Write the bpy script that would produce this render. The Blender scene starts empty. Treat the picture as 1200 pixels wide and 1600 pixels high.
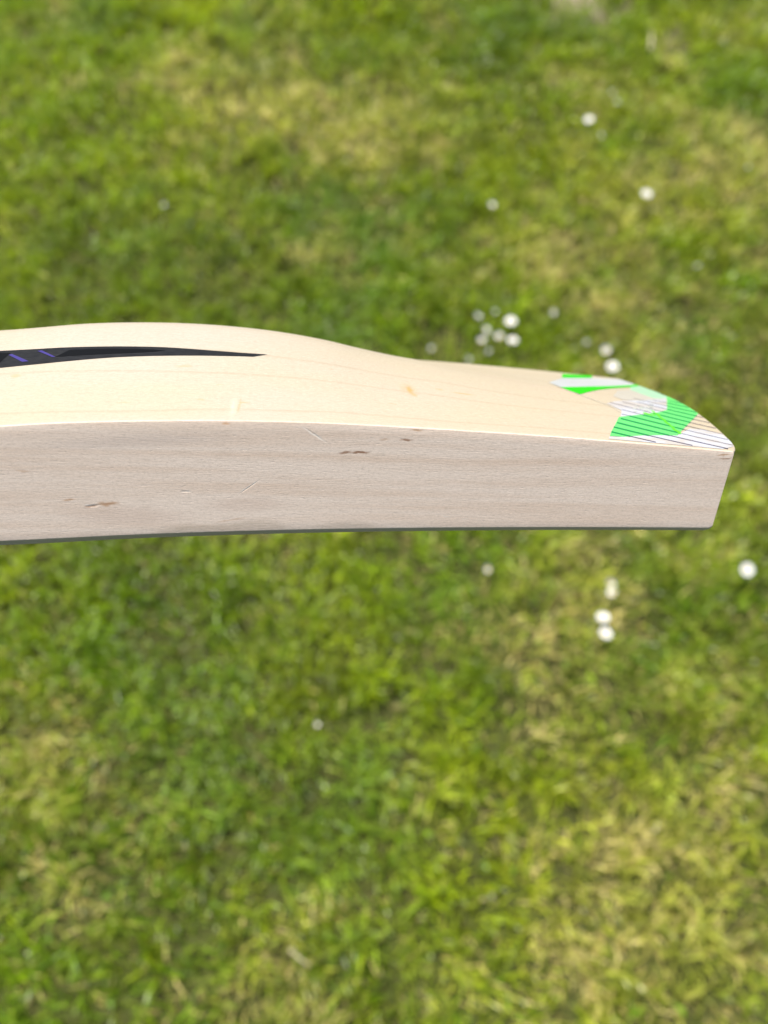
import bpy, bmesh, math
import numpy as np
from mathutils import Matrix, Vector

R = math.radians
scene = bpy.context.scene
col = scene.collection

# ------------------------------------------------------------------ camera
CAM_H, PITCH = 1.25, 63.0
F_PX = 1200.0                                   # focal length in photograph pixels (1200 x 1600)
cam_data = bpy.data.cameras.new('camera')
cam = bpy.data.objects.new('camera', cam_data)
col.objects.link(cam)
cam.location = (0, 0, CAM_H)
cam.rotation_euler = (R(90 - PITCH), 0, 0)
cam_data.sensor_fit = 'VERTICAL'
cam_data.sensor_height = 36.0
cam_data.lens = 36.0 * F_PX / 1600.0
cam_data.clip_start, cam_data.clip_end = 0.01, 200
cam_data.dof.use_dof = True
cam_data.dof.focus_distance = 0.256
cam_data.dof.aperture_fstop = 5.9
scene.camera = cam

# ------------------------------------------------------------------ light
SUN_EL, SUN_AZ = 63.5, -35.0                    # azimuth from +Y, positive to the right
world = bpy.data.worlds.new('World')
scene.world = world
world.use_nodes = True
wn = world.node_tree
wn.nodes.clear()
sky = wn.nodes.new('ShaderNodeTexSky')
sky.sky_type = 'NISHITA'
sky.sun_disc = False
sky.sun_elevation = R(SUN_EL)
sky.sun_rotation = R(SUN_AZ)
bg = wn.nodes.new('ShaderNodeBackground')
bg.inputs['Strength'].default_value = 0.10
wo = wn.nodes.new('ShaderNodeOutputWorld')
wn.links.new(sky.outputs[0], bg.inputs['Color'])
wn.links.new(bg.outputs[0], wo.inputs['Surface'])

sun_data = bpy.data.lights.new('sun', 'SUN')
sun_data.energy = 5.0
sun_data.angle = R(0.53)
sun_data.color = (1.0, 0.94, 0.85)
sun = bpy.data.objects.new('sun', sun_data)
col.objects.link(sun)
sd = Vector((math.sin(R(SUN_AZ)) * math.cos(R(SUN_EL)), math.cos(R(SUN_AZ)) * math.cos(R(SUN_EL)), math.sin(R(SUN_EL))))
sun.rotation_euler = sd.to_track_quat('Z', 'Y').to_euler()
sun.location = (0, 0, 5)

vs = scene.view_settings
vs.view_transform = 'Standard'
vs.look = 'None'
vs.exposure = 0.92
vs.gamma = 1.0
vs.use_curve_mapping = False
scene.cycles.use_denoising = True
scene.cycles.max_bounces = 8
scene.cycles.transparent_max_bounces = 8

# ------------------------------------------------------------------ helpers
def tag(o, label=None, cat=None, group=None, kind=None):
    if label: o['label'] = label
    if cat: o['category'] = cat
    if group: o['group'] = group
    if kind: o['kind'] = kind
    return o

def link_mesh(name, mesh, mat=None, parent=None, smooth=True):
    o = bpy.data.objects.new(name, mesh)
    col.objects.link(o)
    if mat is not None and not mesh.materials:
        mesh.materials.append(mat)
    if smooth and len(mesh.polygons):
        mesh.polygons.foreach_set('use_smooth', [True] * len(mesh.polygons))
    if parent is not None:
        o.parent = parent
    return o

def empty(name, loc=(0, 0, 0)):
    o = bpy.data.objects.new(name, None)
    o.empty_display_size = 0.02
    col.objects.link(o)
    o.location = loc
    return o

class NT:
    """small wrapper for building node materials"""
    def __init__(self, name):
        self.m = bpy.data.materials.new(name)
        self.m.use_nodes = True
        self.t = self.m.node_tree
        self.t.nodes.clear()
        self.out = self.t.nodes.new('ShaderNodeOutputMaterial')
    def n(self, typ, **kw):
        nd = self.t.nodes.new('ShaderNode' + typ)
        for k, v in kw.items():
            setattr(nd, k, v)
        return nd
    def l(self, a, b):
        self.t.links.new(a, b)
    def val(self, sock, v):
        if hasattr(v, 'is_output') or isinstance(v, bpy.types.NodeSocket):
            self.l(v, sock)
        else:
            sock.default_value = v
    def math(self, op, a, b=0.0, c=None, clamp=False):
        nd = self.n('Math', operation=op, use_clamp=clamp)
        self.val(nd.inputs[0], a); self.val(nd.inputs[1], b)
        if c is not None: self.val(nd.inputs[2], c)
        return nd.outputs[0]
    def mix(self, fac, a, b, blend='MIX'):
        nd = self.n('Mix', data_type='RGBA', blend_type=blend, clamp_factor=True)
        self.val(nd.inputs[0], fac)
        for s, v in ((nd.inputs[6], a), (nd.inputs[7], b)):
            self.val(s, v if not isinstance(v, tuple) else (*v, 1.0)[:4])
        return nd.outputs[2]
    def rng(self, v, a, b, c=0.0, d=1.0, smooth=False):
        nd = self.n('MapRange', interpolation_type='SMOOTHSTEP' if smooth else 'LINEAR')
        self.val(nd.inputs[0], v)
        for k, x in zip((1, 2, 3, 4), (a, b, c, d)): nd.inputs[k].default_value = x
        return nd.outputs[0]
    def mapping(self, vec, loc=(0, 0, 0), rot=(0, 0, 0), scale=(1, 1, 1), typ='POINT'):
        nd = self.n('Mapping', vector_type=typ)
        self.l(vec, nd.inputs[0])
        nd.inputs[1].default_value = loc; nd.inputs[2].default_value = rot; nd.inputs[3].default_value = scale
        return nd.outputs[0]
    def noise(self, vec, scale=1.0, detail=3.0, rough=0.5, dist=0.0):
        nd = self.n('TexNoise')
        self.l(vec, nd.inputs['Vector'])
        nd.inputs['Scale'].default_value = scale; nd.inputs['Detail'].default_value = detail
        nd.inputs['Roughness'].default_value = rough; nd.inputs['Distortion'].default_value = dist
        return nd.outputs[0]
    def principled(self, color, rough=0.5, spec=0.5, normal=None):
        p = self.n('BsdfPrincipled')
        self.val(p.inputs['Base Color'], color if not isinstance(color, tuple) else (*color, 1.0)[:4])
        self.val(p.inputs['Roughness'], rough)
        p.inputs['Specular IOR Level'].default_value = spec
        if normal is not None: self.l(normal, p.inputs['Normal'])
        return p

def simple(name, color, rough=0.5, spec=0.5):
    t = NT(name)
    p = t.principled(color, rough, spec)
    t.l(p.outputs[0], t.out.inputs[0])
    return t.m

# photograph pixel -> direction in camera axes (right, up, forward)
def ray(u, v):
    return np.array([(u - 600.0) / F_PX, -(v - 800.0) / F_PX, 1.0])
C0 = np.array([0, 0, CAM_H])
AX_R = np.array([1.0, 0, 0])
AX_U = np.array([0, math.sin(R(PITCH)), math.cos(R(PITCH))])
AX_F = np.array([0, math.cos(R(PITCH)), -math.sin(R(PITCH))])
def to_world(pc):
    return C0 + pc[0] * AX_R + pc[1] * AX_U + pc[2] * AX_F
def ground_at(u, v, z=0.0):
    r = ray(u, v)
    d = r[0] * AX_R + r[1] * AX_U + r[2] * AX_F
    k = (z - CAM_H) / d[2]
    return C0 + d * k

# ------------------------------------------------------------------ lawn: fields
_rs = np.random.default_rng(11)
_tab = _rs.random((256, 256))
def vnoise(x, y, f, ox=0.0):
    x = np.asarray(x) * f + ox + 500.3; y = np.asarray(y) * f + ox * 1.7 + 500.7
    xi = np.floor(x).astype(int); yi = np.floor(y).astype(int)
    fx = x - xi; fy = y - yi
    fx = fx * fx * (3 - 2 * fx); fy = fy * fy * (3 - 2 * fy)
    g = lambda a, b: _tab[a % 256, b % 256]
    return (g(xi, yi) * (1 - fx) + g(xi + 1, yi) * fx) * (1 - fy) + (g(xi, yi + 1) * (1 - fx) + g(xi + 1, yi + 1) * fx) * fy
def fbm(x, y, f, ox=0.0):
    return (vnoise(x, y, f, ox) * 0.55 + vnoise(x, y, f * 2.1, ox + 7) * 0.28 + vnoise(x, y, f * 4.3, ox + 19) * 0.17)

# places where the turf is dry (straw showing), bare or lush: photograph pixel, radius in pixels, amount
DRY = [(265,130,60,.7),(340,190,80,.5),(420,190,90,.55),(560,170,110,.45),(640,215,100,.45),(1040,75,45,1.1),(870,95,55,.6),
       (1130,265,80,.5),(940,300,60,.45),(880,410,70,.5),(1000,560,60,.5),(930,480,70,.5),(1170,260,50,.5),(560,240,80,.35),
       (110,1150,70,.9),(190,1170,60,.6),(205,1290,60,.7),(50,1140,60,.6),(165,1450,60,.6),(360,1390,60,.6),(450,1470,100,.55),
       (420,1560,110,.5),(920,890,50,.7),(930,960,55,.8),(870,1110,80,.5),(1000,1460,100,.55),(1130,1290,80,.55),(1060,1570,120,.7),
       (690,1340,90,.35),(200,1330,230,.3),(600,1470,260,.42),(1010,1380,240,.35),(480,190,200,.35),(1000,420,180,.25),(1150,1520,80,.6),(330,1100,60,.4),(1060,850,45,.5),(640,1180,80,.35),(60,1200,80,.4),(800,1260,90,.35)]
BARE = [(905,-5,60,1.5),(1045,62,28,.9),(265,128,22,.4)]
DARK = [(780,1100,80,.7),(385,1325,80,.8),(440,1235,80,.7),(560,90,110,.6),(760,100,100,.7),(380,440,150,.7),(150,440,140,.5),(300,960,120,.4),(620,1330,70,.4),(690,560,80,.5),(1120,560,100,.5),(1180,700,90,.5),(200,1000,90,.4),(560,1130,80,.5)]
LUSH = [(90,60,150,1.1),(100,210,150,.9),(560,80,110,.7),(760,90,90,.8),(690,470,140,.7),(790,540,90,.8),(1150,120,90,.9),(600,890,150,.6),
        (280,960,150,.6),(120,900,140,.6),(720,960,150,.6),(300,1190,90,.5),(1110,880,90,.5),(50,1500,80,.7),(200,1420,50,.5),
        (380,440,180,.5),(560,1280,80,.5),(720,1480,100,.5),(200,420,150,.4),(100,1590,70,.6),(960,30,60,.5)]
def blobs(lst, x, y):
    out = np.zeros_like(x)
    for u, v, r, a in lst:
        c = ground_at(u, v); e = ground_at(u + r, v)
        rr = e[0] - c[0]
        out += a * np.exp(-(((x - c[0]) ** 2 + ((y - c[1]) / 1.15) ** 2) / (rr * rr)))
    return out
def dryness(x, y):
    d = (fbm(x, y, 5.0, 3.0) - 0.47) * 2.0 + (fbm(x, y, 16.0, 9.0) - 0.5) * 1.0 + 0.20
    return np.clip(d + 0.62 * blobs(DRY, x, y) - 0.42 * blobs(LUSH, x, y), 0, 1)
def bareness(x, y):
    return np.clip((fbm(x, y, 7.0, 31.0) - 0.70) * 1.6 + blobs(BARE, x, y), 0, 1)

# ------------------------------------------------------------------ ground
def soil_material():
    t = NT('soil_and_thatch')
    g = t.n('NewGeometry').outputs['Position']
    n1 = t.noise(g, 9.0, 4.0, 0.6)
    n2 = t.noise(g, 170.0, 3.0, 0.65)
    c = t.mix(t.rng(n1, .35, .7), (0.040, 0.040, 0.012), (0.045, 0.062, 0.010))
    c = t.mix(t.rng(n2, .52, .80), c, (0.15, 0.125, 0.050))
    ba = t.n('Attribute', attribute_name='bare')
    c = t.mix(t.math('MULTIPLY', ba.outputs['Fac'], t.rng(n2, .3, .6, .5, 1)), c, (0.27, 0.215, 0.165))
    bump = t.n('Bump'); bump.inputs['Strength'].default_value = 0.9; bump.inputs['Distance'].default_value = 0.008
    t.l(n2, bump.inputs['Height'])
    p = t.principled(c, 0.95, 0.15, bump.outputs[0])
    t.l(p.outputs[0], t.out.inputs[0])
    return t.m

gx = np.concatenate([np.array([-60, -25, -10, -5]), np.linspace(-3, 3, 121), np.array([5, 10, 25, 60])])
gy = np.concatenate([np.array([-60, -25, -10, -4]), np.linspace(-2, 5, 141), np.array([8, 14, 30, 60])])
GX, GY = np.meshgrid(gx, gy, indexing='ij')
def ground_z(x, y):
    return (vnoise(x, y, 6.0, 41) - 0.5) * 0.016 + (vnoise(x, y, 17.0, 47) - 0.5) * 0.008
GZ = ground_z(GX, GY)
nx, ny = len(gx), len(gy)
gv = np.stack([GX, GY, GZ], -1).reshape(-1, 3)
idx = np.arange(nx * ny).reshape(nx, ny)
gf = np.stack([idx[:-1, :-1], idx[1:, :-1], idx[1:, 1:], idx[:-1, 1:]], -1).reshape(-1, 4)
gm = bpy.data.meshes.new('ground')
gm.from_pydata(gv.tolist(), [], gf.tolist())
gm.attributes.new('bare', 'FLOAT', 'POINT').data.foreach_set('value', np.clip(blobs(BARE, GX, GY), 0, 1).reshape(-1).astype(np.float32))
tag(link_mesh('ground', gm, soil_material()), 'brown soil and thatch under the garden lawn', 'ground', kind='structure')

# ------------------------------------------------------------------ grass
def blade_material(name, trans, rough=0.36):
    t = NT(name)
    a = t.n('Attribute', attribute_name='tint')
    p = t.principled(a.outputs['Color'], rough, 0.38)
    tr = t.n('BsdfTranslucent')
    hs = t.mix(0.35, a.outputs['Color'], (0.42, 0.50, 0.01))
    t.l(hs, tr.inputs['Color'])
    mx = t.n('MixShader'); mx.inputs[0].default_value = trans
    t.l(p.outputs[0], mx.inputs[1]); t.l(tr.outputs[0], mx.inputs[2])
    t.l(mx.outputs[0], t.out.inputs[0])
    return t.m

def frame_weight(x, y):
    """1 inside the area near the camera, thinning out beyond it"""
    w = np.ones_like(x)
    w *= np.clip(1.35 - np.maximum(0, np.abs(x) - (0.75 + 0.28 * np.clip(y, 0, 4))) * 1.6, 0.18, 1)
    w *= np.clip(1.2 - np.maximum(0, y - 2.9) * 0.9, 0.15, 1)
    w *= np.clip(1.2 - np.maximum(0, -y - 0.35) * 1.4, 0.15, 1)
    return w

def blades(name, rng, n, colour_fn, h_rng, w_rng, lean_rng, keep_fn, mat, x_rng=(-2.4, 2.4), y_rng=(-1.3, 4.2)):
    # most blades stand in tufts of a dozen or so, the rest singly
    nt = n // 26
    tx = rng.uniform(*x_rng, nt); ty = rng.uniform(*y_rng, nt); tr = rng.uniform(0.006, 0.019, nt); tb = rng.uniform(0.50, 1.55, nt); th = rng.uniform(0.65, 1.35, nt)
    ti = rng.integers(0, nt, n); single = rng.random(n) < 0.35
    ang = rng.uniform(0, 2 * np.pi, n)
    off = np.abs(rng.normal(0, 1, n)) * tr[ti]
    x = np.where(single, rng.uniform(*x_rng, n), tx[ti] + np.cos(ang) * off)
    y = np.where(single, rng.uniform(*y_rng, n), ty[ti] + np.sin(ang) * off)
    tone = np.where(single, 1.0, tb[ti]); tall = np.where(single, .9, th[ti])
    k = rng.random(n) < keep_fn(x, y) * frame_weight(x, y)
    x, y, tone, tall, ang, single = x[k], y[k], tone[k], tall[k], ang[k], single[k]; n = len(x)
    z = ground_z(x, y) - 0.002
    hn = 0.55 + 0.9 * fbm(x, y, 11.0, 71.0)
    h = rng.uniform(*h_rng, n) * hn * tall
    # lean direction shared by neighbours, plus scatter
    flow = 2 * np.pi * (vnoise(x, y, 9.0, 55) * 1.6 + vnoise(x, y, 28.0, 61) * 0.8) + rng.normal(0, 0.9, n)
    flow = np.where(single | (rng.random(n) < .4), flow, ang + rng.normal(0, .5, n))
    lean = rng.uniform(*lean_rng, n)
    dx, dy = np.cos(flow), np.sin(flow)
    w = rng.uniform(*w_rng, n) * 0.5
    tw = flow + np.pi / 2 + rng.normal(0, 0.5, n)
    sx, sy = np.cos(tw) * w, np.sin(tw) * w
    V = np.empty((n, 5, 3))
    l1, l2 = lean * 0.35, lean
    m1 = 0.55
    r1 = h * m1 * np.sin(l1); z1 = h * m1 * np.cos(l1)
    r2 = r1 + h * (1 - m1) * np.sin(l2 * 1.25); z2 = z1 + h * (1 - m1) * np.cos(l2 * 1.25)
    V[:, 0] = np.stack([x - sx * .7, y - sy * .7, z], -1); V[:, 1] = np.stack([x + sx * .7, y + sy * .7, z], -1)
    V[:, 2] = np.stack([x + dx * r1 - sx, y + dy * r1 - sy, z + z1], -1); V[:, 3] = np.stack([x + dx * r1 + sx, y + dy * r1 + sy, z + z1], -1)
    V[:, 4] = np.stack([x + dx * r2, y + dy * r2, np.maximum(z + z2, z + 0.002)], -1)
    c = colour_fn(x, y, rng) * tone[:, None]
    C = np.ones((n, 5, 4)); C[:, :, :3] = c[:, None, :]
    me = bpy.data.meshes.new(name)
    me.vertices.add(n * 5); me.vertices.foreach_set('co', V.reshape(-1).astype(np.float32))
    b = np.arange(n)[:, None] * 5
    loops = np.concatenate([b + np.array([[0, 1, 3, 2]]), b + np.array([[2, 3, 4]])], 1).reshape(-1)
    me.loops.add(len(loops)); me.loops.foreach_set('vertex_index', loops.astype(np.int32))
    me.polygons.add(2 * n)
    st = (np.arange(n)[:, None] * 7 + np.array([[0, 4]])).reshape(-1)
    me.polygons.foreach_set('loop_start', st.astype(np.int32))
    me.polygons.foreach_set('use_smooth', np.ones(2 * n, bool))
    at = me.attributes.new('tint', 'FLOAT_COLOR', 'POINT')
    at.data.foreach_set('color', C.reshape(-1).astype(np.float32))
    me.update(calc_edges=True)
    me.validate()
    return link_mesh(name, me, mat, smooth=False)

def lerp(a, b, t): return np.asarray(a)[None] * (1 - t[:, None]) + np.asarray(b)[None] * t[:, None]
def green_colour(x, y, rng):
    n = len(x)
    d = dryness(x, y)
    a = np.clip(fbm(x, y, 3.0, 83.0) * 1.6 - 0.3 + rng.normal(0, .22, n), 0, 1)
    c = lerp((0.080, 0.175, 0.003), (0.310, 0.365, 0.006), a)              # deep green .. yellow green
    lu = np.clip(blobs(LUSH, x, y), 0, 1)[:, None] * .6
    c = c * (1 - lu) + np.array([[0.175, 0.300, 0.003]]) * lu
    blue = np.clip((fbm(x, y, 4.0, 91.0) - 0.52) * 4 + rng.normal(0, .2, n), 0, 1) * 0.55
    c = c * (1 - blue[:, None]) + np.array([[0.15, 0.25, 0.045]]) * blue[:, None]
    t = np.clip(d * 0.75 + rng.normal(0, .18, n) - 0.1, 0, 0.85)
    c = c * (1 - t[:, None]) + np.array([[0.45, 0.43, 0.075]]) * t[:, None]
    dk = np.clip(blobs(DARK, x, y) + (fbm(x, y, 6.0, 131.0) - .5) * 1.2, 0, 1)[:, None] * .62
    c = c * (1 - dk) + np.array([[0.060, 0.125, 0.004]]) * dk
    return c * rng.uniform(0.62, 1.32, n)[:, None]
def straw_colour(x, y, rng):
    n = len(x)
    t = rng.random(n)
    c = lerp((0.34, 0.275, 0.065), (0.60, 0.52, 0.19), t)
    return c * rng.uniform(0.75, 1.15, n)[:, None]
def leaf_colour(x, y, rng):
    n = len(x)
    c = lerp((0.10, 0.22, 0.012), (0.24, 0.34, 0.03), rng.random(n))
    return c

rng = np.random.default_rng(5)
g_mat = blade_material('grass_blade', 0.42)
s_mat = blade_material('straw_blade', 0.25, 0.6)
keep_green = lambda x, y: np.clip(1.05 - 0.55 * dryness(x, y) - 0.9 * bareness(x, y), 0.06, 1)
keep_straw = lambda x, y: np.clip(0.10 + 0.8 * dryness(x, y) ** 1.4 - 0.5 * np.clip(blobs(DARK, x, y), 0, 1) - 0.4 * bareness(x, y), 0.04, 1)
keep_leaf = lambda x, y: np.clip((fbm(x, y, 8.0, 101.0) - 0.5) * 3.5 - 0.5 * dryness(x, y) - bareness(x, y), 0.02, 0.9)
tag(blades('lawn_grass', rng, 680000, green_colour, (0.024, 0.056), (0.0018, 0.0044), (0.45, 1.6), keep_green, g_mat),
    'short green mown grass of the garden lawn', 'grass', kind='stuff')
tag(blades('dry_grass', rng, 400000, straw_colour, (0.020, 0.050), (0.0012, 0.0027), (0.8, 1.75), keep_straw, s_mat),
    'dry straw coloured grass among the green lawn', 'grass', kind='stuff')
tag(blades('lawn_weeds', rng, 60000, leaf_colour, (0.016, 0.032), (0.005, 0.010), (0.9, 1.6), keep_leaf, g_mat),
    'small broad leaved weeds spread through the lawn', 'weeds', kind='stuff')

# ------------------------------------------------------------------ daisies
def petal_material():
    t = NT('daisy_petal')
    p = t.principled((0.82, 0.82, 0.80), 0.55, 0.3)
    tr = t.n('BsdfTranslucent'); tr.inputs[0].default_value = (0.8, 0.8, 0.76, 1)
    mx = t.n('MixShader'); mx.inputs[0].default_value = 0.3
    t.l(p.outputs[0], mx.inputs[1]); t.l(tr.outputs[0], mx.inputs[2]); t.l(mx.outputs[0], t.out.inputs[0])
    return t.m
PETAL = petal_material()
DISC = simple('daisy_disc', (0.62, 0.40, 0.03), 0.7, 0.2)
STEM = simple('daisy_stem', (0.10, 0.17, 0.03), 0.6, 0.3)

def petals_mesh(radius, lift, npet, seed):
    r_ = np.random.default_rng(seed)
    bm = bmesh.new()
    for k in range(npet):
        a = 2 * math.pi * (k + r_.uniform(-.2, .2)) / npet
        L = radius * r_.uniform(.9, 1.04); w = radius * 0.17
        up = lift + r_.uniform(-.12, .12)
        ca, sa = math.cos(a), math.sin(a)
        rows = []
        for q, ww in ((.2, .45), (.6, 1.0), (.9, .85)):
            rr = L * q * math.cos(up * q); z = L * q * math.sin(up * q) + (k % 2) * radius * .03
            rows.append([bm.verts.new((ca * rr - s * sa * w * ww, sa * rr + s * ca * w * ww, z)) for s in (-1, 1)])
        tip = bm.verts.new((ca * L * math.cos(up), sa * L * math.cos(up), L * math.sin(up) * .96))
        for i in (0, 1):
            bm.faces.new((rows[i][0], rows[i][1], rows[i + 1][1], rows[i + 1][0]))
        bm.faces.new((rows[2][0], rows[2][1], tip))
    me = bpy.data.meshes.new('petals'); bm.to_mesh(me); bm.free()
    return me
def disc_mesh(r):
    bm = bmesh.new()
    bmesh.ops.create_uvsphere(bm, u_segments=10, v_segments=6, radius=r)
    bmesh.ops.scale(bm, vec=(1, 1, .55), verts=bm.verts)
    me = bpy.data.meshes.new('disc'); bm.to_mesh(me); bm.free()
    return me
def tube_mesh(name, pts, r0, r1, seg=6):
    bm = bmesh.new(); rings = []
    for i, p in enumerate(pts):
        f = i / (len(pts) - 1); r = r0 * (1 - f) + r1 * f
        d = Vector(pts[min(i + 1, len(pts) - 1)]) - Vector(pts[max(i - 1, 0)])
        q = d.to_track_quat('Z', 'Y')
        rings.append([bm.verts.new(Vector(p) + q @ Vector((math.cos(2 * math.pi * j / seg) * r, math.sin(2 * math.pi * j / seg) * r, 0))) for j in range(seg)])
    for a, b in zip(rings, rings[1:]):
        for j in range(seg):
            bm.faces.new((a[j], a[(j + 1) % seg], b[(j + 1) % seg], b[j]))
    bm.faces.new(rings[-1]); bm.faces.new(rings[0][::-1])
    me = bpy.data.meshes.new(name); bm.to_mesh(me); bm.free()
    return me

PET = {'open': petals_mesh(1.0, 0.12, 30, 1), 'half': petals_mesh(1.0, 0.75, 24, 2), 'small': petals_mesh(1.0, 0.95, 18, 3)}
DSC = disc_mesh(0.33)
STM = tube_mesh('stem', [(0, 0, 0), (.1, .05, .35), (.06, .1, .7), (0, 0, 1)], .05, .045)
for m_ in PET.values(): m_.materials.append(PETAL)
DSC.materials.append(DISC); STM.materials.append(STEM)
GD = 'daisies in the lawn'
# pixel, kind, head radius (mm), head height (mm), tilt (deg), tilt direction (deg), label
DAISIES = [
    (920,187,'open',9.5,46,10,200,'open white daisy with three dim buds around it in the lawn'),
    (957,145,'small',7,30,30,90,'dim daisy bud, outer of two buds near the open daisy with buds around it'),
    (963,161,'small',7.5,32,25,40,'dim daisy bud, inner of two buds near the open daisy with buds around it'),
    (938,212,'small',7,28,30,300,'single dim daisy bud below the open daisy, toward the lone bright round daisy'),
    (1010,303,'open',10.5,48,6,250,'bright round white daisy alone in lawn between single small daisy and tilted daisy'),
    (767,322,'half',9,40,18,120,'single small white daisy in lawn above the daisy bunch'),
    (1090,418,'half',9,38,55,100,'tilted white daisy seen from its side in dry grass'),
    (798,502,'open',10,48,8,30,'brightest widest open daisy at the edge of the daisy bunch beyond the bat'),
    (745,496,'half',9,32,35,150,'dim leaning daisy at the outer end of the daisy bunch beyond the bat'),(772,489,'small',7,30,20,10,'yellowish daisy bud in the daisy bunch beyond the bat'),
    (758,517,'half',9,40,20,220,'half open daisy in the bunch, next to the dim leaning one'),(753,534,'half',9,40,15,250,'half open daisy in the bunch, next to the dim bud by the bat\'s outline'),(781,527,'half',9.5,42,20,180,'half open daisy in the middle of the bunch, touching an open one'),
    (801,532,'open',9.5,44,15,330,'open daisy in the bunch touching a half open one, below the widest daisy'),(765,551,'small',7.5,30,30,270,'dim daisy bud below the daisy bunch, close to the bat\'s outline'),
    (676,545,'small',8,34,30,200,'lone dim half open daisy just beyond the sloping swell of the bat'),
    (730,561,'small',7.5,34,35,180,'dim daisy half hidden behind the far edge of the bat'),
    (863,490,'small',8.5,36,15,60,'lone yellowish half shut daisy between the daisy bunch and the pair by the toe'),
    (917,537,'small',8,30,25,150,'dim half shut daisy beside the pair of daisies beyond the green toe sticker'),
    (947,548,'half',10.5,44,22,90,'upper white daisy of the pair beyond the green toe sticker'),
    (957,573,'open',10,48,5,270,'open white daisy of the pair, next to the green toe sticker'),
    (763,890,'small',8.5,32,20,200,'dim pale daisy sunk in green grass on the face side of the bat'),
    (955,911,'half',9,40,30,100,'half open daisy of the pair by the toe\'s bottom corner, closer to the bat'),
    (957,927,'half',9.5,44,25,280,'half open daisy of the pair by the toe\'s bottom corner, farther from the bat'),
    (942,965,'open',9.5,42,18,90,'white daisy beside pale straw, the one of its pair closer to the bat'),
    (946,990,'open',9.5,44,14,280,'white daisy by pale straw, of its pair the one farther from the bat'),
    (1167,890,'open',10.5,48,18,20,'bright white daisy alone in lawn off the bottom corner of the toe'),
    (495,1135,'small',6.0,22,30,60,'tiny faded daisy alone in green grass far from the other daisies'),
    (258,322,'small',7.5,30,20,60,'tiny dim daisy bud alone in lawn behind the bat\'s highest swell'),
    (1168,262,'small',7,30,20,60,'faint daisy bud in a dry patch near the lone bright round daisy'),
]
for i, (u, v, kd, rad, hgt, tilt, td, lab) in enumerate(DAISIES):
    p = ground_at(u, v, hgt / 1000.0)
    gz = float(ground_z(np.array([p[0]]), np.array([p[1]]))[0])
    root = empty('daisy', (p[0], p[1], gz))
    tag(root, lab, 'daisy', GD)
    root.rotation_euler[2] = i * 2.1
    hz = hgt / 1000.0 - gz
    st = link_mesh('stem', STM, None, root); st.scale = (.018, .018, hz)
    rot = Matrix.Rotation(R(td), 4, 'Z') @ Matrix.Rotation(R(tilt), 4, 'Y') @ Matrix.Rotation(i * 1.3, 4, 'Z')
    for nm, me, s in (('petals', PET[kd], rad * 1.08 / 1000.0), ('flower_disc', DSC, rad / 1000.0 * (1.0 if kd == 'open' else .8))):
        o = link_mesh(nm, me, None, root)
        o.matrix_local = Matrix.Translation((0, 0, hz)) @ rot @ Matrix.Scale(s, 4)

# pale dry stalks lying in the grass
STRAW = simple('dry_stalk', (0.42, 0.37, 0.22), 0.6, 0.3)
for (u0, v0, u1, v1, z0, z1, rad, lab) in [
        (452, 1484, 484, 1510, .026, .031, .0018, 'broken pale straw stalk lying in the dry grass'),
        (1018, 50, 1016, 78, .020, .050, .0042, 'short pale stalk standing at the bare soil patch'),
        (1028, 1285, 1022, 1300, .03, .045, .0016, 'thin pale stalk sticking up in short grass')]:
    a, b = ground_at(u0, v0, z0), ground_at(u1, v1, z1)
    m_ = (a + b) / 2 + np.array([0, 0, .004])
    tag(link_mesh('dry_stalk', tube_mesh('dry_stalk', [tuple(a), tuple(m_), tuple(b)], rad, rad * .6), STRAW), lab, 'stalk', 'pale stalks in the lawn')

# ------------------------------------------------------------------ cricket bat: shape (millimetres, s along to the toe, w across, t thickness)
Z0, YAW, ROLL, RHO = 262.463, R(-7.135), R(-23.013), R(-0.768)
def _frame():
    c, s = math.cos, math.sin
    rx = np.array([[1, 0, 0], [0, c(ROLL), -s(ROLL)], [0, s(ROLL), c(ROLL)]])
    ry = np.array([[c(YAW), 0, s(YAW)], [0, 1, 0], [-s(YAW), 0, c(YAW)]])
    rz = np.array([[c(RHO), -s(RHO), 0], [s(RHO), c(RHO), 0], [0, 0, 1]])
    m = rz @ ry @ rx
    return m @ np.array([1, 0, 0.]), m @ np.array([0, 1, 0.]), m @ np.array([0, 0, 1.])
BL, BT, BW = _frame()
BO = ray(1148, 705) * Z0
WIDTH, LEN = 108.0, 555.0

def smooth_interp(xs, ys):
    xs = np.array(xs, float); ys = np.array(ys, float)
    d = np.gradient(ys, xs)
    def f(x):
        x = np.clip(np.asarray(x, float), xs[0], xs[-1])
        i = np.clip(np.searchsorted(xs, x) - 1, 0, len(xs) - 2)
        h = xs[i + 1] - xs[i]; u = (x - xs[i]) / h
        return ((2 * u**3 - 3 * u**2 + 1) * ys[i] + (u**3 - 2 * u**2 + u) * h * d[i] + (-2 * u**3 + 3 * u**2) * ys[i + 1] + (u**3 - u**2) * h * d[i + 1])
    return f
edge_t = smooth_interp([-560, -520, -450, -370, -300, -255, -238, -224, -210, -196, -175, -153, -139, -117, -94, -70, -46, -17.6, 0, 20],
                       [-20, -14, -6, -2, -.6, 1.1, 2.4, 3.7, 4.6, 5.3, 6.0, 6.3, 6.2, 5.7, 4.9, 4.0, 2.8, 1.1, 0, -1.2])
face_t = smooth_interp([-560, -480, -400, -330, -280, -243, -199, -162, -114, -65, -28, -2, 20],
                       [-38, -39.5, -40.5, -40.8, -40.3, -39.0, -36.1, -34.2, -32.5, -31.4, -30.9, -30.7, -30.7])
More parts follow.
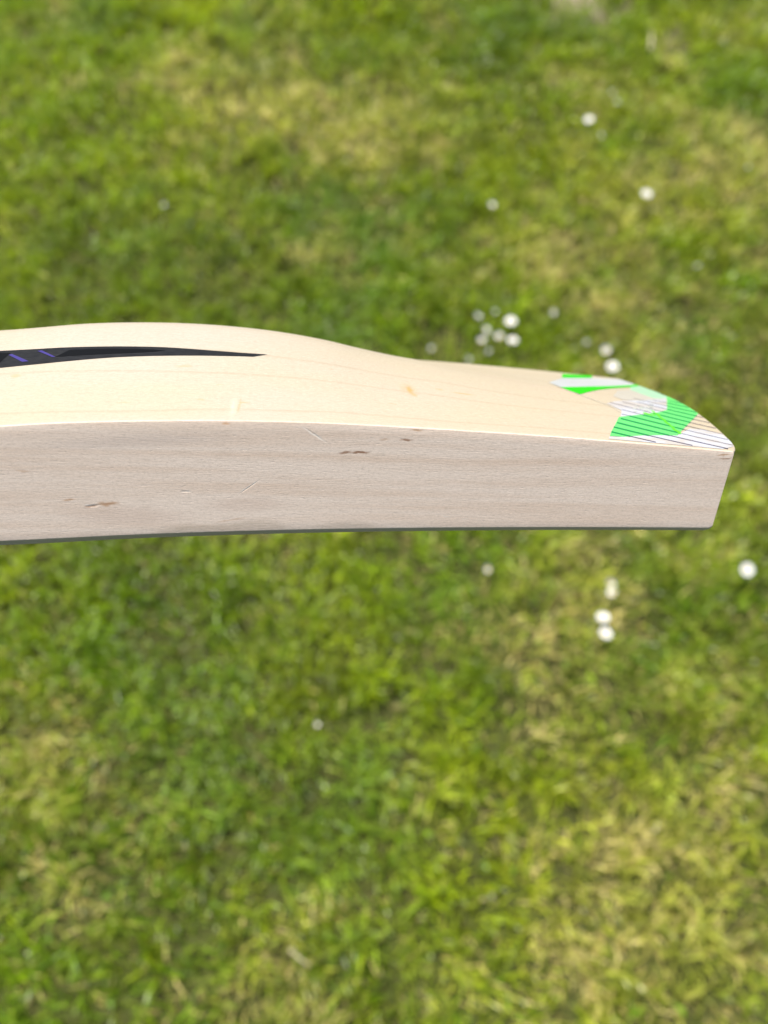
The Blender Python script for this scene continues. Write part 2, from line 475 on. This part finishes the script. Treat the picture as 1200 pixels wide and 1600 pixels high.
spine_r = smooth_interp([-560, -500, -420, -340, -290, -253, -229, -205, -180, -154, -138, -124, -111, -97, -83, -55, -25, 0, 20],
                        [3, 9, 14, 17, 18.2, 19.2, 20.2, 20.4, 19.6, 17.4, 15.2, 12.6, 10.5, 8.9, 7.2, 4.6, 3.2, 2.3, 2.0])
toe_s = smooth_interp([0, 1.2, 2.6, 6, 12, 22, 38, 54, 70, 86, 96, 102, 105.5, 107, 108], [0, .90, 1.75, 3.4, 5.0, 6.7, 8.3, 8.8, 8.2, 6.3, 4.4, 2.8, 1.8, 1.0, 0])
def section(a):
    return 0.45 * (1 - a ** 1.5) + 0.55 * 0.5 * (1 + np.cos(np.pi * np.clip(a, 0, 1)))
def half_width(s):
    s = np.asarray(s, float)
    k = np.clip((-s - 475) / 80.0, 0, 1)
    return 54 - 33 * (k * k * (3 - 2 * k))
def back_t(s, w):
    a = np.abs(np.asarray(w, float) - 54) / np.maximum(half_width(s), 1)
    return edge_t(s) + spine_r(s) * section(np.clip(a, 0, 1))

def px_to_back(u, v):
    """where the sight line of a photograph pixel meets the back of the blade -> (s, w)"""
    r = ray(u, v)
    o = -np.array([BL @ BO, BW @ BO, BT @ BO]); d = np.array([BL @ r, BW @ r, BT @ r])
    k = np.linspace(180, 460, 5601)
    P = o[None] + k[:, None] * d[None]
    inside = (P[:, 1] > 0) & (P[:, 1] < 108)
    h = P[:, 2] - back_t(P[:, 0], np.clip(P[:, 1], 0, 108))
    hit = np.where(inside & (h < 0))[0]
    if len(hit) == 0:
        j = np.argmin(np.where(inside, np.abs(h), 1e9))
    else:
        j = hit[0]
    return float(P[j, 0]), float(P[j, 1])
def px_to_edge(u, v):
    r = ray(u, v)
    o = -np.array([BL @ BO, BW @ BO, BT @ BO]); d = np.array([BL @ r, BW @ r, BT @ r])
    k = -o[1] / d[1]; P = o + k * d
    return float(P[0]), float(P[2])

bat = empty('cricket_bat')
Mw = Matrix.Identity(4)
for j, ax in enumerate((BL, BW, BT)):
    wv = ax[0] * AX_R + ax[1] * AX_U + ax[2] * AX_F
    for i in range(3): Mw[i][j] = wv[i]
ow = to_world(BO / 1000.0)
for i in range(3): Mw[i][3] = ow[i]
bat.matrix_world = Mw
tag(bat, 'pale willow cricket bat with green striped toe sticker held over the lawn', 'cricket bat')

# ---- blade mesh: rings along the length, toe closed with a cap
def blade_mesh():
    wq = np.concatenate([np.linspace(1.0, 6, 6)[:-1], np.linspace(6, 102, 49), np.linspace(102, 107.0, 6)[1:]])
    CH = 2.5                                             # chamfer between edge and striking face
    u = np.concatenate([np.linspace(0, 0.5, 70)[:-1], np.linspace(0.5, 0.985, 190)[:-1], np.linspace(0.985, 0.9992, 24), [0.9996, 0.9999, 1.0]])
    rings = []
    nb = len(wq)
    for uu in u:
        pts = []
        def station(w):
            return -LEN + uu * (float(toe_s(w)) + LEN)
        def sc(w, s):                                    # squeeze the width at the shoulders
            return 54 + (w - 54) * float(half_width(s)) / 54.0
        d_toe = (1 - uu) * LEN
        lift = 0.0; rf = 2.0
        if d_toe < rf: lift = rf - math.sqrt(max(0.0, rf * rf - (rf - d_toe) ** 2))
        drop = 0.0; rb = 0.5
        if d_toe < rb: drop = rb - math.sqrt(max(0.0, rb * rb - (rb - d_toe) ** 2))
        # back, near to far
        for w in wq:
            s = station(w); pts.append((s, w, float(back_t(s, sc(w, s))) - drop))
        # far corner, edge, chamfer
        def side(wside, sign):
            q = []
            s0 = station(wside)
            te = float(edge_t(s0)); tf = float(face_t(s0))
            ch = CH * (0.8 + 0.35 * min(1.0, abs(s0) / 240.0))
            q.append((s0, wside - sign * .35, te - .12 - drop))
            q.append((s0, wside - sign * .08, te - .42 - drop))
            q.append((s0, wside, te - .9 - drop))
            for f in np.linspace(0, 1, 15)[1:-1]:
                q.append((s0, wside, (te - .9) * (1 - f) + (tf + ch + .25) * f))
            q.append((s0, wside, tf + ch + .25 + lift * .4))
            q.append((s0, wside - sign * .03, tf + ch + .03 + lift * .5))
            q.append((s0, wside - sign * (ch * .50), tf + ch * .47 + lift * .8))
            q.append((s0, wside - sign * (ch * 1.02), tf + .05 + lift))
            return q
        pts += side(108.0, 1)
        for w in wq[::-1][2:-2]:
            s = station(w); tf = float(face_t(s)) - 0.5 * (1 - ((w - 54) / 54.0) ** 2)
            pts.append((s, w, tf + lift))
        pts += side(0.0, -1)[::-1]
        out = []
        for (s, w, t) in pts:
            t_rel = max(0.0, -t)
            if uu > 0.97: s = s - 0.048 * t_rel * (uu - 0.97) / 0.03
            out.append((s, sc(w, s), t))
        rings.append(out)
    n = len(rings[0])
    verts = [(p[0] / 1000, p[1] / 1000, p[2] / 1000) for r_ in rings for p in r_]
    faces = []
    for i in range(len(rings) - 1):
        a, b = i * n, (i + 1) * n
        for j in range(n):
            k = (j + 1) % n
            faces.append((a + j, a + k, b + k, b + j))
    # toe cap: strips between back and face, closed at both edges
    base = (len(rings) - 1) * n
    nside = 3 + 13 + 4
    back_i = [base + j for j in range(nb)]
    far_side = [base + nb + j for j in range(nside)]
    face_i = [base + nb + nside + j for j in range(nb - 4)][::-1]
    near_side = [base + nb + nside + nb - 4 + j for j in range(nside)][::-1]
    bi = back_i[2:-2]
    for j in range(len(bi) - 1):
        faces.append((bi[j], bi[j + 1], face_i[j + 1], face_i[j])[::1])
    faces.append((back_i[2], face_i[0], *near_side[::-1], back_i[0], back_i[1]))
    faces.append((back_i[-3], back_i[-2], back_i[-1], *far_side, face_i[-1]))
    faces.append(tuple(range(n))[::-1])
    me = bpy.data.meshes.new('blade')
    me.from_pydata(verts, [], faces)
    bm = bmesh.new(); bm.from_mesh(me)
    bmesh.ops.recalc_face_normals(bm, faces=bm.faces)
    for e in bm.edges:
        if len(e.link_faces) == 2 and e.calc_face_angle(0) > R(16): e.smooth = False
    bm.to_mesh(me); bm.free()
    return me

# ---- willow
def willow_material():
    t = NT('willow')
    tc = t.n('TexCoord').outputs['Object']
    mm = t.mapping(tc, scale=(1000, 1000, 1000))
    sep = t.n('SeparateXYZ'); t.l(mm, sep.inputs[0])
    S, Wc, Tc = sep.outputs
    big = t.noise(t.mapping(mm, scale=(.010, .03, .04)), 1.0, 3, .5)
    mid = t.noise(t.mapping(mm, loc=(5, 3, 1), scale=(.009, .16, .24)), 1.0, 3, .55, .15)
    fib = t.noise(t.mapping(mm, scale=(.16, 3.2, 3.2)), 1.0, 4, .65)
    fine = t.noise(t.mapping(mm, scale=(.55, 5.5, 5.5)), 1.0, 3, .6)
    pore = t.noise(t.mapping(mm, scale=(.42, 2.6, 2.6)), 1.0, 2, .5)
    # back tones, then an edge mask that lightens the shaded near edge by colour
    col_ = t.mix(t.rng(big, .35, .68, smooth=True), (0.330, 0.292, 0.236), (0.338, 0.292, 0.208))
    col_ = t.mix(t.rng(S, -190, -60, 0, .7, smooth=True), col_, (0.338, 0.284, 0.198))
    col_ = t.mix(t.math('MULTIPLY', t.rng(mid, .50, .78, smooth=True), .5), col_, (0.36, 0.285, 0.215))
    col_ = t.mix(t.rng(Wc, .45, .2), col_, t.mix(t.rng(mid, .42, .72), (0.635, 0.515, 0.410), (0.565, 0.425, 0.315)))  # brightening of the shaded edge put into its colour: lighter, warmer than the back
    # growth rings: thin lines at constant distance across the blade
    wob = t.math('MULTIPLY', t.math('SUBTRACT', t.noise(t.mapping(mm, scale=(.012, .02, .02)), 1.0, 2, .5), .5), 7.0)
    q = t.math('ADD', t.math('ADD', Wc, wob), t.math('MULTIPLY', Tc, GRAIN_SLOPE))
    q2 = t.math('ADD', q, t.math('MULTIPLY', t.math('SINE', t.math('MULTIPLY', q, .21)), 2.2))
    fr = t.math('FRACT', t.math('DIVIDE', t.math('ADD', q2, 200 + GRAIN_OFF), GRAIN_P))
    line = t.math('MULTIPLY', t.rng(fr, .86, .975, smooth=True), t.rng(fr, .97, 1.0, 1, 0))
    line = t.math('MULTIPLY', line, t.rng(fib, .3, .6, .55, 1.0))
    col_ = t.mix(t.math('MULTIPLY', line, .42), col_, (0.24, 0.18, 0.11))
    # fibres and short pores
    col_ = t.mix(t.math('MULTIPLY', t.rng(fib, .46, .72), t.rng(Wc, .2, 1.5, .34, .46)), col_, (0.29, 0.225, 0.165))
    col_ = t.mix(t.math('MULTIPLY', t.rng(fine, .52, .25), .34), col_, (0.52, 0.455, 0.38))
    spk = t.noise(t.mapping(mm, loc=(9, 2, 4), scale=(.9, 1.7, 1.7)), 1.0, 3, .7)
    col_ = t.mix(t.rng(spk, .45, .70, 0, .30), col_, (0.245, 0.200, 0.150))
    fl = t.rng(t.noise(t.mapping(mm, loc=(31, 7, 3), scale=(.085, .75, .75)), 1.0, 2, .5), .765, .80, smooth=True)
    col_ = t.mix(t.math('MULTIPLY', fl, .42), col_, (0.42, 0.22, 0.08))
    # marks with a shape of their own
    hgt = None
    warp = t.n('TexNoise'); t.l(t.mapping(mm, scale=(.35, .9, .9)), warp.inputs['Vector']); warp.inputs['Scale'].default_value = 1.0; warp.inputs['Detail'].default_value = 4
    wv = t.n('VectorMath', operation='SUBTRACT'); t.l(warp.outputs['Color'], wv.inputs[0]); wv.inputs[1].default_value = (.5, .5, .5)
    ws = t.n('VectorMath', operation='SCALE'); t.l(wv.outputs[0], ws.inputs[0]); ws.inputs['Scale'].default_value = 1.6
    wm = t.n('VectorMath', operation='ADD'); t.l(mm, wm.inputs[0]); t.l(ws.outputs[0], wm.inputs[1])
    def ellipse(c, r, rot, crisp=.5, warped=True):
        v = t.mapping(wm.outputs[0] if warped else mm, loc=c, rot=rot, scale=r, typ='TEXTURE')
        ln = t.n('VectorMath', operation='LENGTH'); t.l(v, ln.inputs[0])
        return t.rng(ln.outputs['Value'], crisp, 1.0, 1, 0, smooth=True)
    for side, u0, v0, u1, v1, th, colr, amt in MARKS:
        if side == 'e':
            a, b = px_to_edge(u0, v0), px_to_edge(u1, v1)
            c = ((a[0] + b[0]) / 2, 0, (a[1] + b[1]) / 2); ang = (0, -math.atan2(b[1] - a[1], b[0] - a[0]), 0)
            half = math.hypot(b[0] - a[0], b[1] - a[1]) / 2
            m_ = ellipse(c, (half + .4, 2.0, th), ang, .25)
        else:
            a, b = px_to_back(u0, v0), px_to_back(u1, v1)
            sm, wm_ = (a[0] + b[0]) / 2, (a[1] + b[1]) / 2
            c = (sm, wm_, float(back_t(sm, wm_))); ang = (0, 0, math.atan2(b[1] - a[1], b[0] - a[0]))
            half = math.hypot(b[0] - a[0], b[1] - a[1]) / 2
            m_ = ellipse(c, (half + .4, th, 4.0), ang, .2)
        col_ = t.mix(t.math('MULTIPLY', m_, amt), col_, colr)
    h = t.math('ADD', t.math('MULTIPLY', fib, .55), t.math('MULTIPLY', fine, .30))
    h = t.math('ADD', h, t.math('MULTIPLY', t.rng(pore, .60, .72), -.35))
    # planing chatter running across the blade's back
    chat = t.noise(t.mapping(mm, scale=(1.1, .12, .12)), 1.0, 2, .5)
    h = t.math('ADD', h, t.math('MULTIPLY', chat, t.rng(Wc, .5, 3.0, .0, .45)))
    for side, u0, v0, u1, v1, th, dep in DENTS:
        if side == 'e':
            a, b = px_to_edge(u0, v0), px_to_edge(u1, v1)
            c = ((a[0] + b[0]) / 2, 0, (a[1] + b[1]) / 2); ang = (0, -math.atan2(b[1] - a[1], b[0] - a[0]), 0)
            m_ = ellipse(c, (math.hypot(b[0] - a[0], b[1] - a[1]) / 2, 2.0, th), ang, .0, False)
        else:
            a, b = px_to_back(u0, v0), px_to_back(u1, v1)
            sm, wm_ = (a[0] + b[0]) / 2, (a[1] + b[1]) / 2
            c = (sm, wm_, float(back_t(sm, wm_))); ang = (0, 0, math.atan2(b[1] - a[1], b[0] - a[0]))
            m_ = ellipse(c, (math.hypot(b[0] - a[0], b[1] - a[1]) / 2, th, 4.0), ang, .0, False)
        h = t.math('ADD', h, t.math('MULTIPLY', m_, dep))
    bump = t.n('Bump'); bump.inputs['Strength'].default_value = 0.55; bump.inputs['Distance'].default_value = 0.00017
    t.l(h, bump.inputs['Height'])
    p = t.principled(col_, t.rng(fib, .3, .7, .50, .64), 0.20, bump.outputs[0])
    t.l(p.outputs[0], t.out.inputs[0])
    return t.m
GRAIN_SLOPE, GRAIN_P, GRAIN_OFF = 0.10, 15.0, 0.0
BR = (0.17, 0.065, 0.018); OR = (0.44, 0.20, 0.06); LT = (0.58, 0.52, 0.44); TN = (0.33, 0.18, 0.085)
MARKS = [('e', 526, 709, 552, 706, .65, BR, .75), ('e', 546, 707, 580, 707, .8, BR, .9), ('e', 622, 688, 648, 687, .6, BR, .75),
         ('e', 640, 672, 662, 672, .45, TN, .7), ('e', 590, 687, 612, 687, .45, TN, .4), ('e', 96, 783, 120, 780, .55, TN, .75),
         ('e', 130, 792, 156, 789, .7, BR, .6), ('e', 146, 788, 190, 786, 1.0, TN, .85), ('e', 1118, 712, 1146, 709, .5, TN, .75),
         ('e', 1122, 717, 1146, 716, .35, BR, .6), ('e', 345, 661, 362, 662, .5, OR, .5), ('e', 20, 735, 50, 737, .5, TN, .4),
         ('e', 468, 664, 514, 694, .5, LT, .75), ('e', 368, 774, 408, 748, .3, LT, .8), ('e', 130, 790, 148, 788, .3, LT, .8),
         ('e', 690, 806, 704, 808, .25, LT, .7), ('e', 720, 811, 734, 810, .2, LT, .6), ('e', 280, 768, 300, 768, .3, LT, .5),
         ('e', 940, 812, 962, 806, .2, LT, .4), ('e', 330, 818, 390, 808, .5, TN, .35), ('e', 60, 800, 330, 812, 5.0, (.42, .30, .225), .35),
         ('e', 300, 790, 470, 786, 3.5, (.42, .30, .225), .3), ('e', 0, 700, 420, 680, 3.0, (.34, .29, .255), .25),
         ('b', 371, 612, 362, 656, 1.5, (.48, .42, .31), .45), ('b', 378, 616, 370, 650, .6, OR, .35),
         ('b', 630, 594, 646, 622, 4.5, OR, .22), ('b', 638, 602, 642, 616, 1.5, OR, .75), ('b', 640, 612, 652, 621, 1.5, OR, .5), ('b', 678, 607, 694, 610, .8, OR, .4),
         ('b', 703, 612, 744, 618, .7, OR, .6), ('b', 603, 630, 622, 632, .4, TN, .5), ('b', 596, 642, 604, 643, .4, TN, .35),
         ('b', 372, 629, 392, 629, .5, OR, .4), ('b', 16, 587, 34, 587, 1.2, OR, .4), ('b', 270, 572, 304, 572, .9, OR, .35),
         ('b', 305, 624, 322, 625, .6, OR, .3), ('b', 180, 629, 206, 629, .6, OR, .25)]
DENTS = [('b', 369, 610, 361, 657, 1.8, 3.0), ('e', 468, 663, 514, 694, .5, -.8),
         ('e', 368, 776, 410, 747, .28, -1.0), ('e', 130, 792, 160, 789, .7, -1.2), ('e', 278, 768, 302, 768, .4, -1.2)]

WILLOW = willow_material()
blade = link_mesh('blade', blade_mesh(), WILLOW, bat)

# ---- handle and grip, beyond the left of the photograph
bm = bmesh.new()
def tube_s(bm, stations, cw, seg=24):
    rings = []
    for s, ra, rb, tc in stations:
        rings.append([bm.verts.new((s / 1000, (cw + ra * math.cos(2 * math.pi * j / seg)) / 1000, (tc + rb * math.sin(2 * math.pi * j / seg)) / 1000)) for j in range(seg)])
    for a, b in zip(rings, rings[1:]):
        for j in range(seg): bm.faces.new((a[j], a[(j + 1) % seg], b[(j + 1) % seg], b[j]))
    bm.faces.new(rings[0][::-1]); bm.faces.new(rings[-1])
    bmesh.ops.recalc_face_normals(bm, faces=bm.faces)
tube_s(bm, [(-480, 8, 3, -26), (-545, 15, 9, -26), (-560, 16, 12, -26), (-600, 15.5, 14, -26), (-840, 15.5, 15.5, -26)], 54)
me = bpy.data.meshes.new('handle'); bm.to_mesh(me); bm.free()
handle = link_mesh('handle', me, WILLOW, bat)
bm = bmesh.new()
st = [(-575, 16.4, 14.6, -26)]
for k in range(60):
    s = -578 - k * 4.4
    st += [(s, 17.6, 16.2, -26), (s - 2.2, 17.0, 15.7, -26)]
st += [(-845, 16.5, 16.5, -26)]
tube_s(bm, st, 54)
me = bpy.data.meshes.new('grip'); bm.to_mesh(me); bm.free()
link_mesh('grip', me, simple('grip_rubber', (0.03, 0.03, 0.035), .7, .3), bat)

# ---- printed stickers lying on the blade's back
def drape(bm, lift):
    for v in bm.verts:
        s, w = v.co.x, min(max(v.co.y, 1.0), 107.0)
        s = min(s, float(toe_s(w)) - 0.45)
        v.co = Vector((s / 1000, w / 1000, (float(back_t(s, w)) + lift) / 1000))
def cut_grid(bm, step=2.0):
    xs = [v.co.x for v in bm.verts]; ys = [v.co.y for v in bm.verts]
    for x in np.arange(math.floor(min(xs) / step) * step + step, max(xs), step):
        bmesh.ops.bisect_plane(bm, geom=bm.verts[:] + bm.edges[:] + bm.faces[:], plane_co=(x, 0, 0), plane_no=(1, 0, 0))
    for y in np.arange(math.floor(min(ys) / step) * step + step, max(ys), step):
        bmesh.ops.bisect_plane(bm, geom=bm.verts[:] + bm.edges[:] + bm.faces[:], plane_co=(0, y, 0), plane_no=(0, 1, 0))
def add_poly(bm, sw):
    vs_ = [bm.verts.new((a, b, 0)) for a, b in sw]
    f = bm.faces.new(vs_)
    return f
def decal(name, polys_px, lift, mat, parent, step=2.0, plan=False):
    bm = bmesh.new()
    for poly in polys_px:
        add_poly(bm, poly if plan else [px_to_back(u, v) for u, v in poly])
    bmesh.ops.triangulate(bm, faces=bm.faces[:])
    cut_grid(bm, step)
    bmesh.ops.remove_doubles(bm, verts=bm.verts, dist=1e-4)
    drape(bm, lift)
    bmesh.ops.triangulate(bm, faces=bm.faces[:])
    bmesh.ops.recalc_face_normals(bm, faces=bm.faces)
    up = sum(f.normal.z * f.calc_area() for f in bm.faces)
    if up < 0: bmesh.ops.reverse_faces(bm, faces=bm.faces[:])
    me = bpy.data.meshes.new(name); bm.to_mesh(me); bm.free()
    return link_mesh(name, me, mat, parent)
def strip(name, segs, width, lift, mat, parent):
    """thin printed lines; segs are pairs of plan points"""
    polys = []
    for a, b in segs:
        a, b = np.array(a), np.array(b); d = (b - a) / np.linalg.norm(b - a); nrm = np.array([-d[1], d[0]]) * width / 2
        polys.append([tuple(a + nrm), tuple(a - nrm), tuple(b - nrm), tuple(b + nrm)])
    return decal(name, polys, lift, mat, parent, 2.0, True)

def print_material(name, color, rough=.28, var=.08, spec=.3):
    t = NT(name)
    tc = t.n('TexCoord').outputs['Object']
    n_ = t.noise(t.mapping(tc, scale=(300, 2600, 2600)), 1.0, 3, .6)
    c = t.mix(t.rng(n_, .35, .7, 0, var), color, tuple(x * .6 + .1 for x in color))
    p = t.principled(c, t.rng(n_, .3, .7, rough, rough + .1), spec)
    t.l(p.outputs[0], t.out.inputs[0])
    return t.m
BLACK = print_material('sticker_charcoal', (0.0065, 0.0065, 0.0075), .42, .1, .09)
JET = print_material('sticker_black', (0.002, 0.002, 0.0025), .42, .0, .06)
PURPLE = print_material('sticker_purple', (0.022, 0.012, 0.12), .35, .05)
def white_print_material():
    t = NT('sticker_white')
    tc = t.n('TexCoord').outputs['Object']
    fine = t.noise(t.mapping(tc, scale=(300, 2600, 2600)), 1.0, 3, .6)
    worn = t.noise(t.mapping(tc, loc=(.3, .1, 0), scale=(60, 150, 60)), 1.0, 3, .6)
    c = t.mix(t.rng(worn, .45, .62, 0, .75, smooth=True), (0.385, 0.39, 0.44), (0.35, 0.30, 0.255))
    c = t.mix(t.rng(fine, .4, .7, 0, .25), c, (0.33, 0.33, 0.34))
    p = t.principled(c, t.rng(worn, .3, .7, .22, .4), .4)
    t.l(p.outputs[0], t.out.inputs[0])
    return t.m
WHITE = white_print_material()
SILVER = print_material('sticker_silver', (0.37, 0.38, 0.40), .28, .4)
GREEN = print_material('sticker_green', (0.085, 0.45, 0.11), .32, .04)
VIVID = print_material('sticker_vivid_green', (0.005, 0.40, 0.005), .32, .04)
MINT = print_material('sticker_mint', (0.25, 0.42, 0.28), .32, .1)
DKGREEN = print_material('sticker_dark_green', (0.004, 0.155, 0.048), .35, .05)
NAVY = print_material('sticker_navy', (0.058, 0.045, 0.085), .35, .05)
LIME = print_material('sticker_lime', (0.09, 0.52, 0.015), .35, .05)
FILM = print_material('sticker_film', (0.70, 0.52, 0.40), .28, .05)

up_px = [(-60,553),(0,548.6),(60,545.5),(110,543),(150,542),(183,541.6),(220,542),(257,543),(295,545.3),(330,548),(375,551.5),(418,554.4)]
lo_px = [(396,557.7),(345,556.6),(293,556),(255,556.2),(220,557),(180,558.6),(147,561),(110,564.3),(73,568),(36,571.6),(0,575.3),(-60,583)]
spine_st = decal('spine_sticker', [up_px + lo_px], .10, BLACK, bat)
spine_st['label'] = 'long black sticker tapering to a point along the blade'
decal('black_print', [[(-60,557),(0,552),(17,552),(0,567),(-60,577)],
                      [(86,558.4),(97,553),(109,547.3),(140,546),(175,545.4),(210,545.6),(240,546.6),(258,548.4),(240,550.5),(200,552.6),(160,554.2),(120,556.4)]], .16, JET, spine_st)
for poly in ([(13.3,555.3),(18.7,554),(44.7,565.3),(34.7,566.3)], [(58.7,549.3),(65.3,548.4),(86.7,558.4),(81.3,558.7)]):
    decal('purple_dash', [poly], .20, PURPLE, spine_st)

toe_st = decal('toe_sticker', [
    [(858,598),(880,590.5),(925,591),(975,593.5),(1006,600),(985,602.2),(940,604),(900,605),(877,605.3)],            # far silver arm
    ], .10, SILVER, bat)
toe_st['label'] = 'white and green striped sticker peeling round the toe'
decal('white_print', [
    [(948,630.5),(958,628),(972,626),(1000,626.5),(1020,625),(1041,622),(1042,641),(1028,645),(1006,648),(985,650),(969,652),(971,646),(971,641),(960,636.5)],
    [(952,682.5),(975,683),(1000,681),(1030,680.5),(1058,681),(1078,670),(1100,672),(1128,679),(1143,691),(1146,698),(1128,702.5),(1100,699.4),(1073,697),(1040,694),(1005,691.5),(975,688.8),(951,686.5)]],
    .12, WHITE, toe_st)
decal('mint_print', [[(985,604.5),(1006,600.5),(1026,609.5),(1041.5,618),(1041.5,624),(1020,622),(1000,615),(985,609)]], .11, MINT, toe_st)
decal('silver_print', [[(965,611),(985,609),(1000,615),(1020,622),(1041,624),(1030,627),(1000,627),(972,624.5),(958,619)]], .10, print_material('sticker_grey', (0.36, 0.33, 0.29), .3, .4), toe_st)
GREEN_PX = [(967,652),(985,650),(1006,648),(1028,645),(1042,641),(1041.5,618),(1050,622.5),(1073,635),(1092,645.5),(1081,657),(1070,668),(1058,681),(1030,680.5),(1000,681),(975,683),(953,681.5),(955,675),(961,664)]
decal('green_print', [GREEN_PX], .14, GREEN, toe_st)
decal('vivid_green_print', [[(876,605.3),(900,605),(940,604),(985,602.2),(1006,599.5),(1010,602),(985,605),(955,607),(935,609.5),(907,616.3),(890,611)],
                            [(879,584.5),(895,585.5),(925,587.2),(925,590.6),(900,591),(878,590.6)]], .15, VIVID, toe_st)
# printed pinstripes: parallel lines slanting across the toe, dark green over the green print, thin navy elsewhere
def inside(poly, p):
    c = False
    for (x0, y0), (x1, y1) in zip(poly, poly[1:] + poly[:1]):
        if (y0 > p[1]) != (y1 > p[1]) and p[0] < (x1 - x0) * (p[1] - y0) / (y1 - y0) + x0: c = not c
    return c
G_PLAN = [px_to_back(u, v) for u, v in GREEN_PX]
START = [(953,675),(958,667),(962,659),(967,652),(971,647),(971,640),(955,631),(973,629),(985,622),(978,616),(992,611),(1002,606),(1012,604)]
SL = math.tan(R(26.5))
for k, st_ in enumerate(START):
    c = -12.3 + 6.62 * k
    s0 = px_to_back(*st_)[0]
    ss = np.arange(s0, 9.5, .25)
    run = []
    for s_ in ss:
        w_ = c - SL * s_
        if w_ < 1.6 or w_ > 106 or s_ > float(toe_s(w_)) - .7: 
            if s_ > s0 + 2: break
            continue
        run.append((s_, w_, inside(G_PLAN, (s_, w_))))
    while run:
        j = 1
        while j < len(run) and run[j][2] == run[0][2]: j += 1
        a, b = run[0][:2], run[min(j, len(run) - 1)][:2]
        if math.dist(a, b) > .6:
            g = run[0][2]
            strip('pinstripe', [(a, b)], 1.75 if g else (.9 if k < 3 else .52), .19, DKGREEN if g else NAVY, toe_st)
        run = run[j:]
# scribbled lime marks over the green print and the grey print
sc_rng = np.random.default_rng(4)
segs = []
a0, a1 = np.array([1022.0, 644.0]), np.array([1060.0, 677.0])
for k in range(26):
    f = k / 25
    p_ = a0 + (a1 - a0) * f
    segs.append((px_to_back(p_[0] - 4 + sc_rng.normal(0, 1.2), p_[1] - 2.5), px_to_back(p_[0] + 4 + sc_rng.normal(0, 1.2), p_[1] + 2.5 + sc_rng.normal(0, .8))))
for k in range(8):
    u_, v_ = 1005 + k * 2.2, 648 + sc_rng.normal(0, .8)
    segs.append((px_to_back(u_, v_ - 1.5), px_to_back(u_ + 3, v_ + 1.5)))
strip('scribble', segs, .5, .22, LIME, toe_st)
segs = []
for k in range(22):
    u_, v_ = sc_rng.uniform(992, 1022), sc_rng.uniform(631, 643)
    segs.append((px_to_back(u_, v_), px_to_back(u_ + sc_rng.uniform(-6, 6), v_ + sc_rng.uniform(-2, 2.5))))
strip('scribble', segs, .8, .21, print_material('sticker_grey_scribble', (.36, .38, .34), .3, .3), toe_st)

# rim of the clear film the prints sit on
rim = [px_to_back(u, v) for u, v in [(857,598),(876,606),(907,617.5),(930,626),(947,632),(960,638),(969,644)]]
strip('film_edge', list(zip(rim, rim[1:])), .45, .14, print_material('sticker_film_rim', (.47, .43, .36), .25, .1), toe_st)
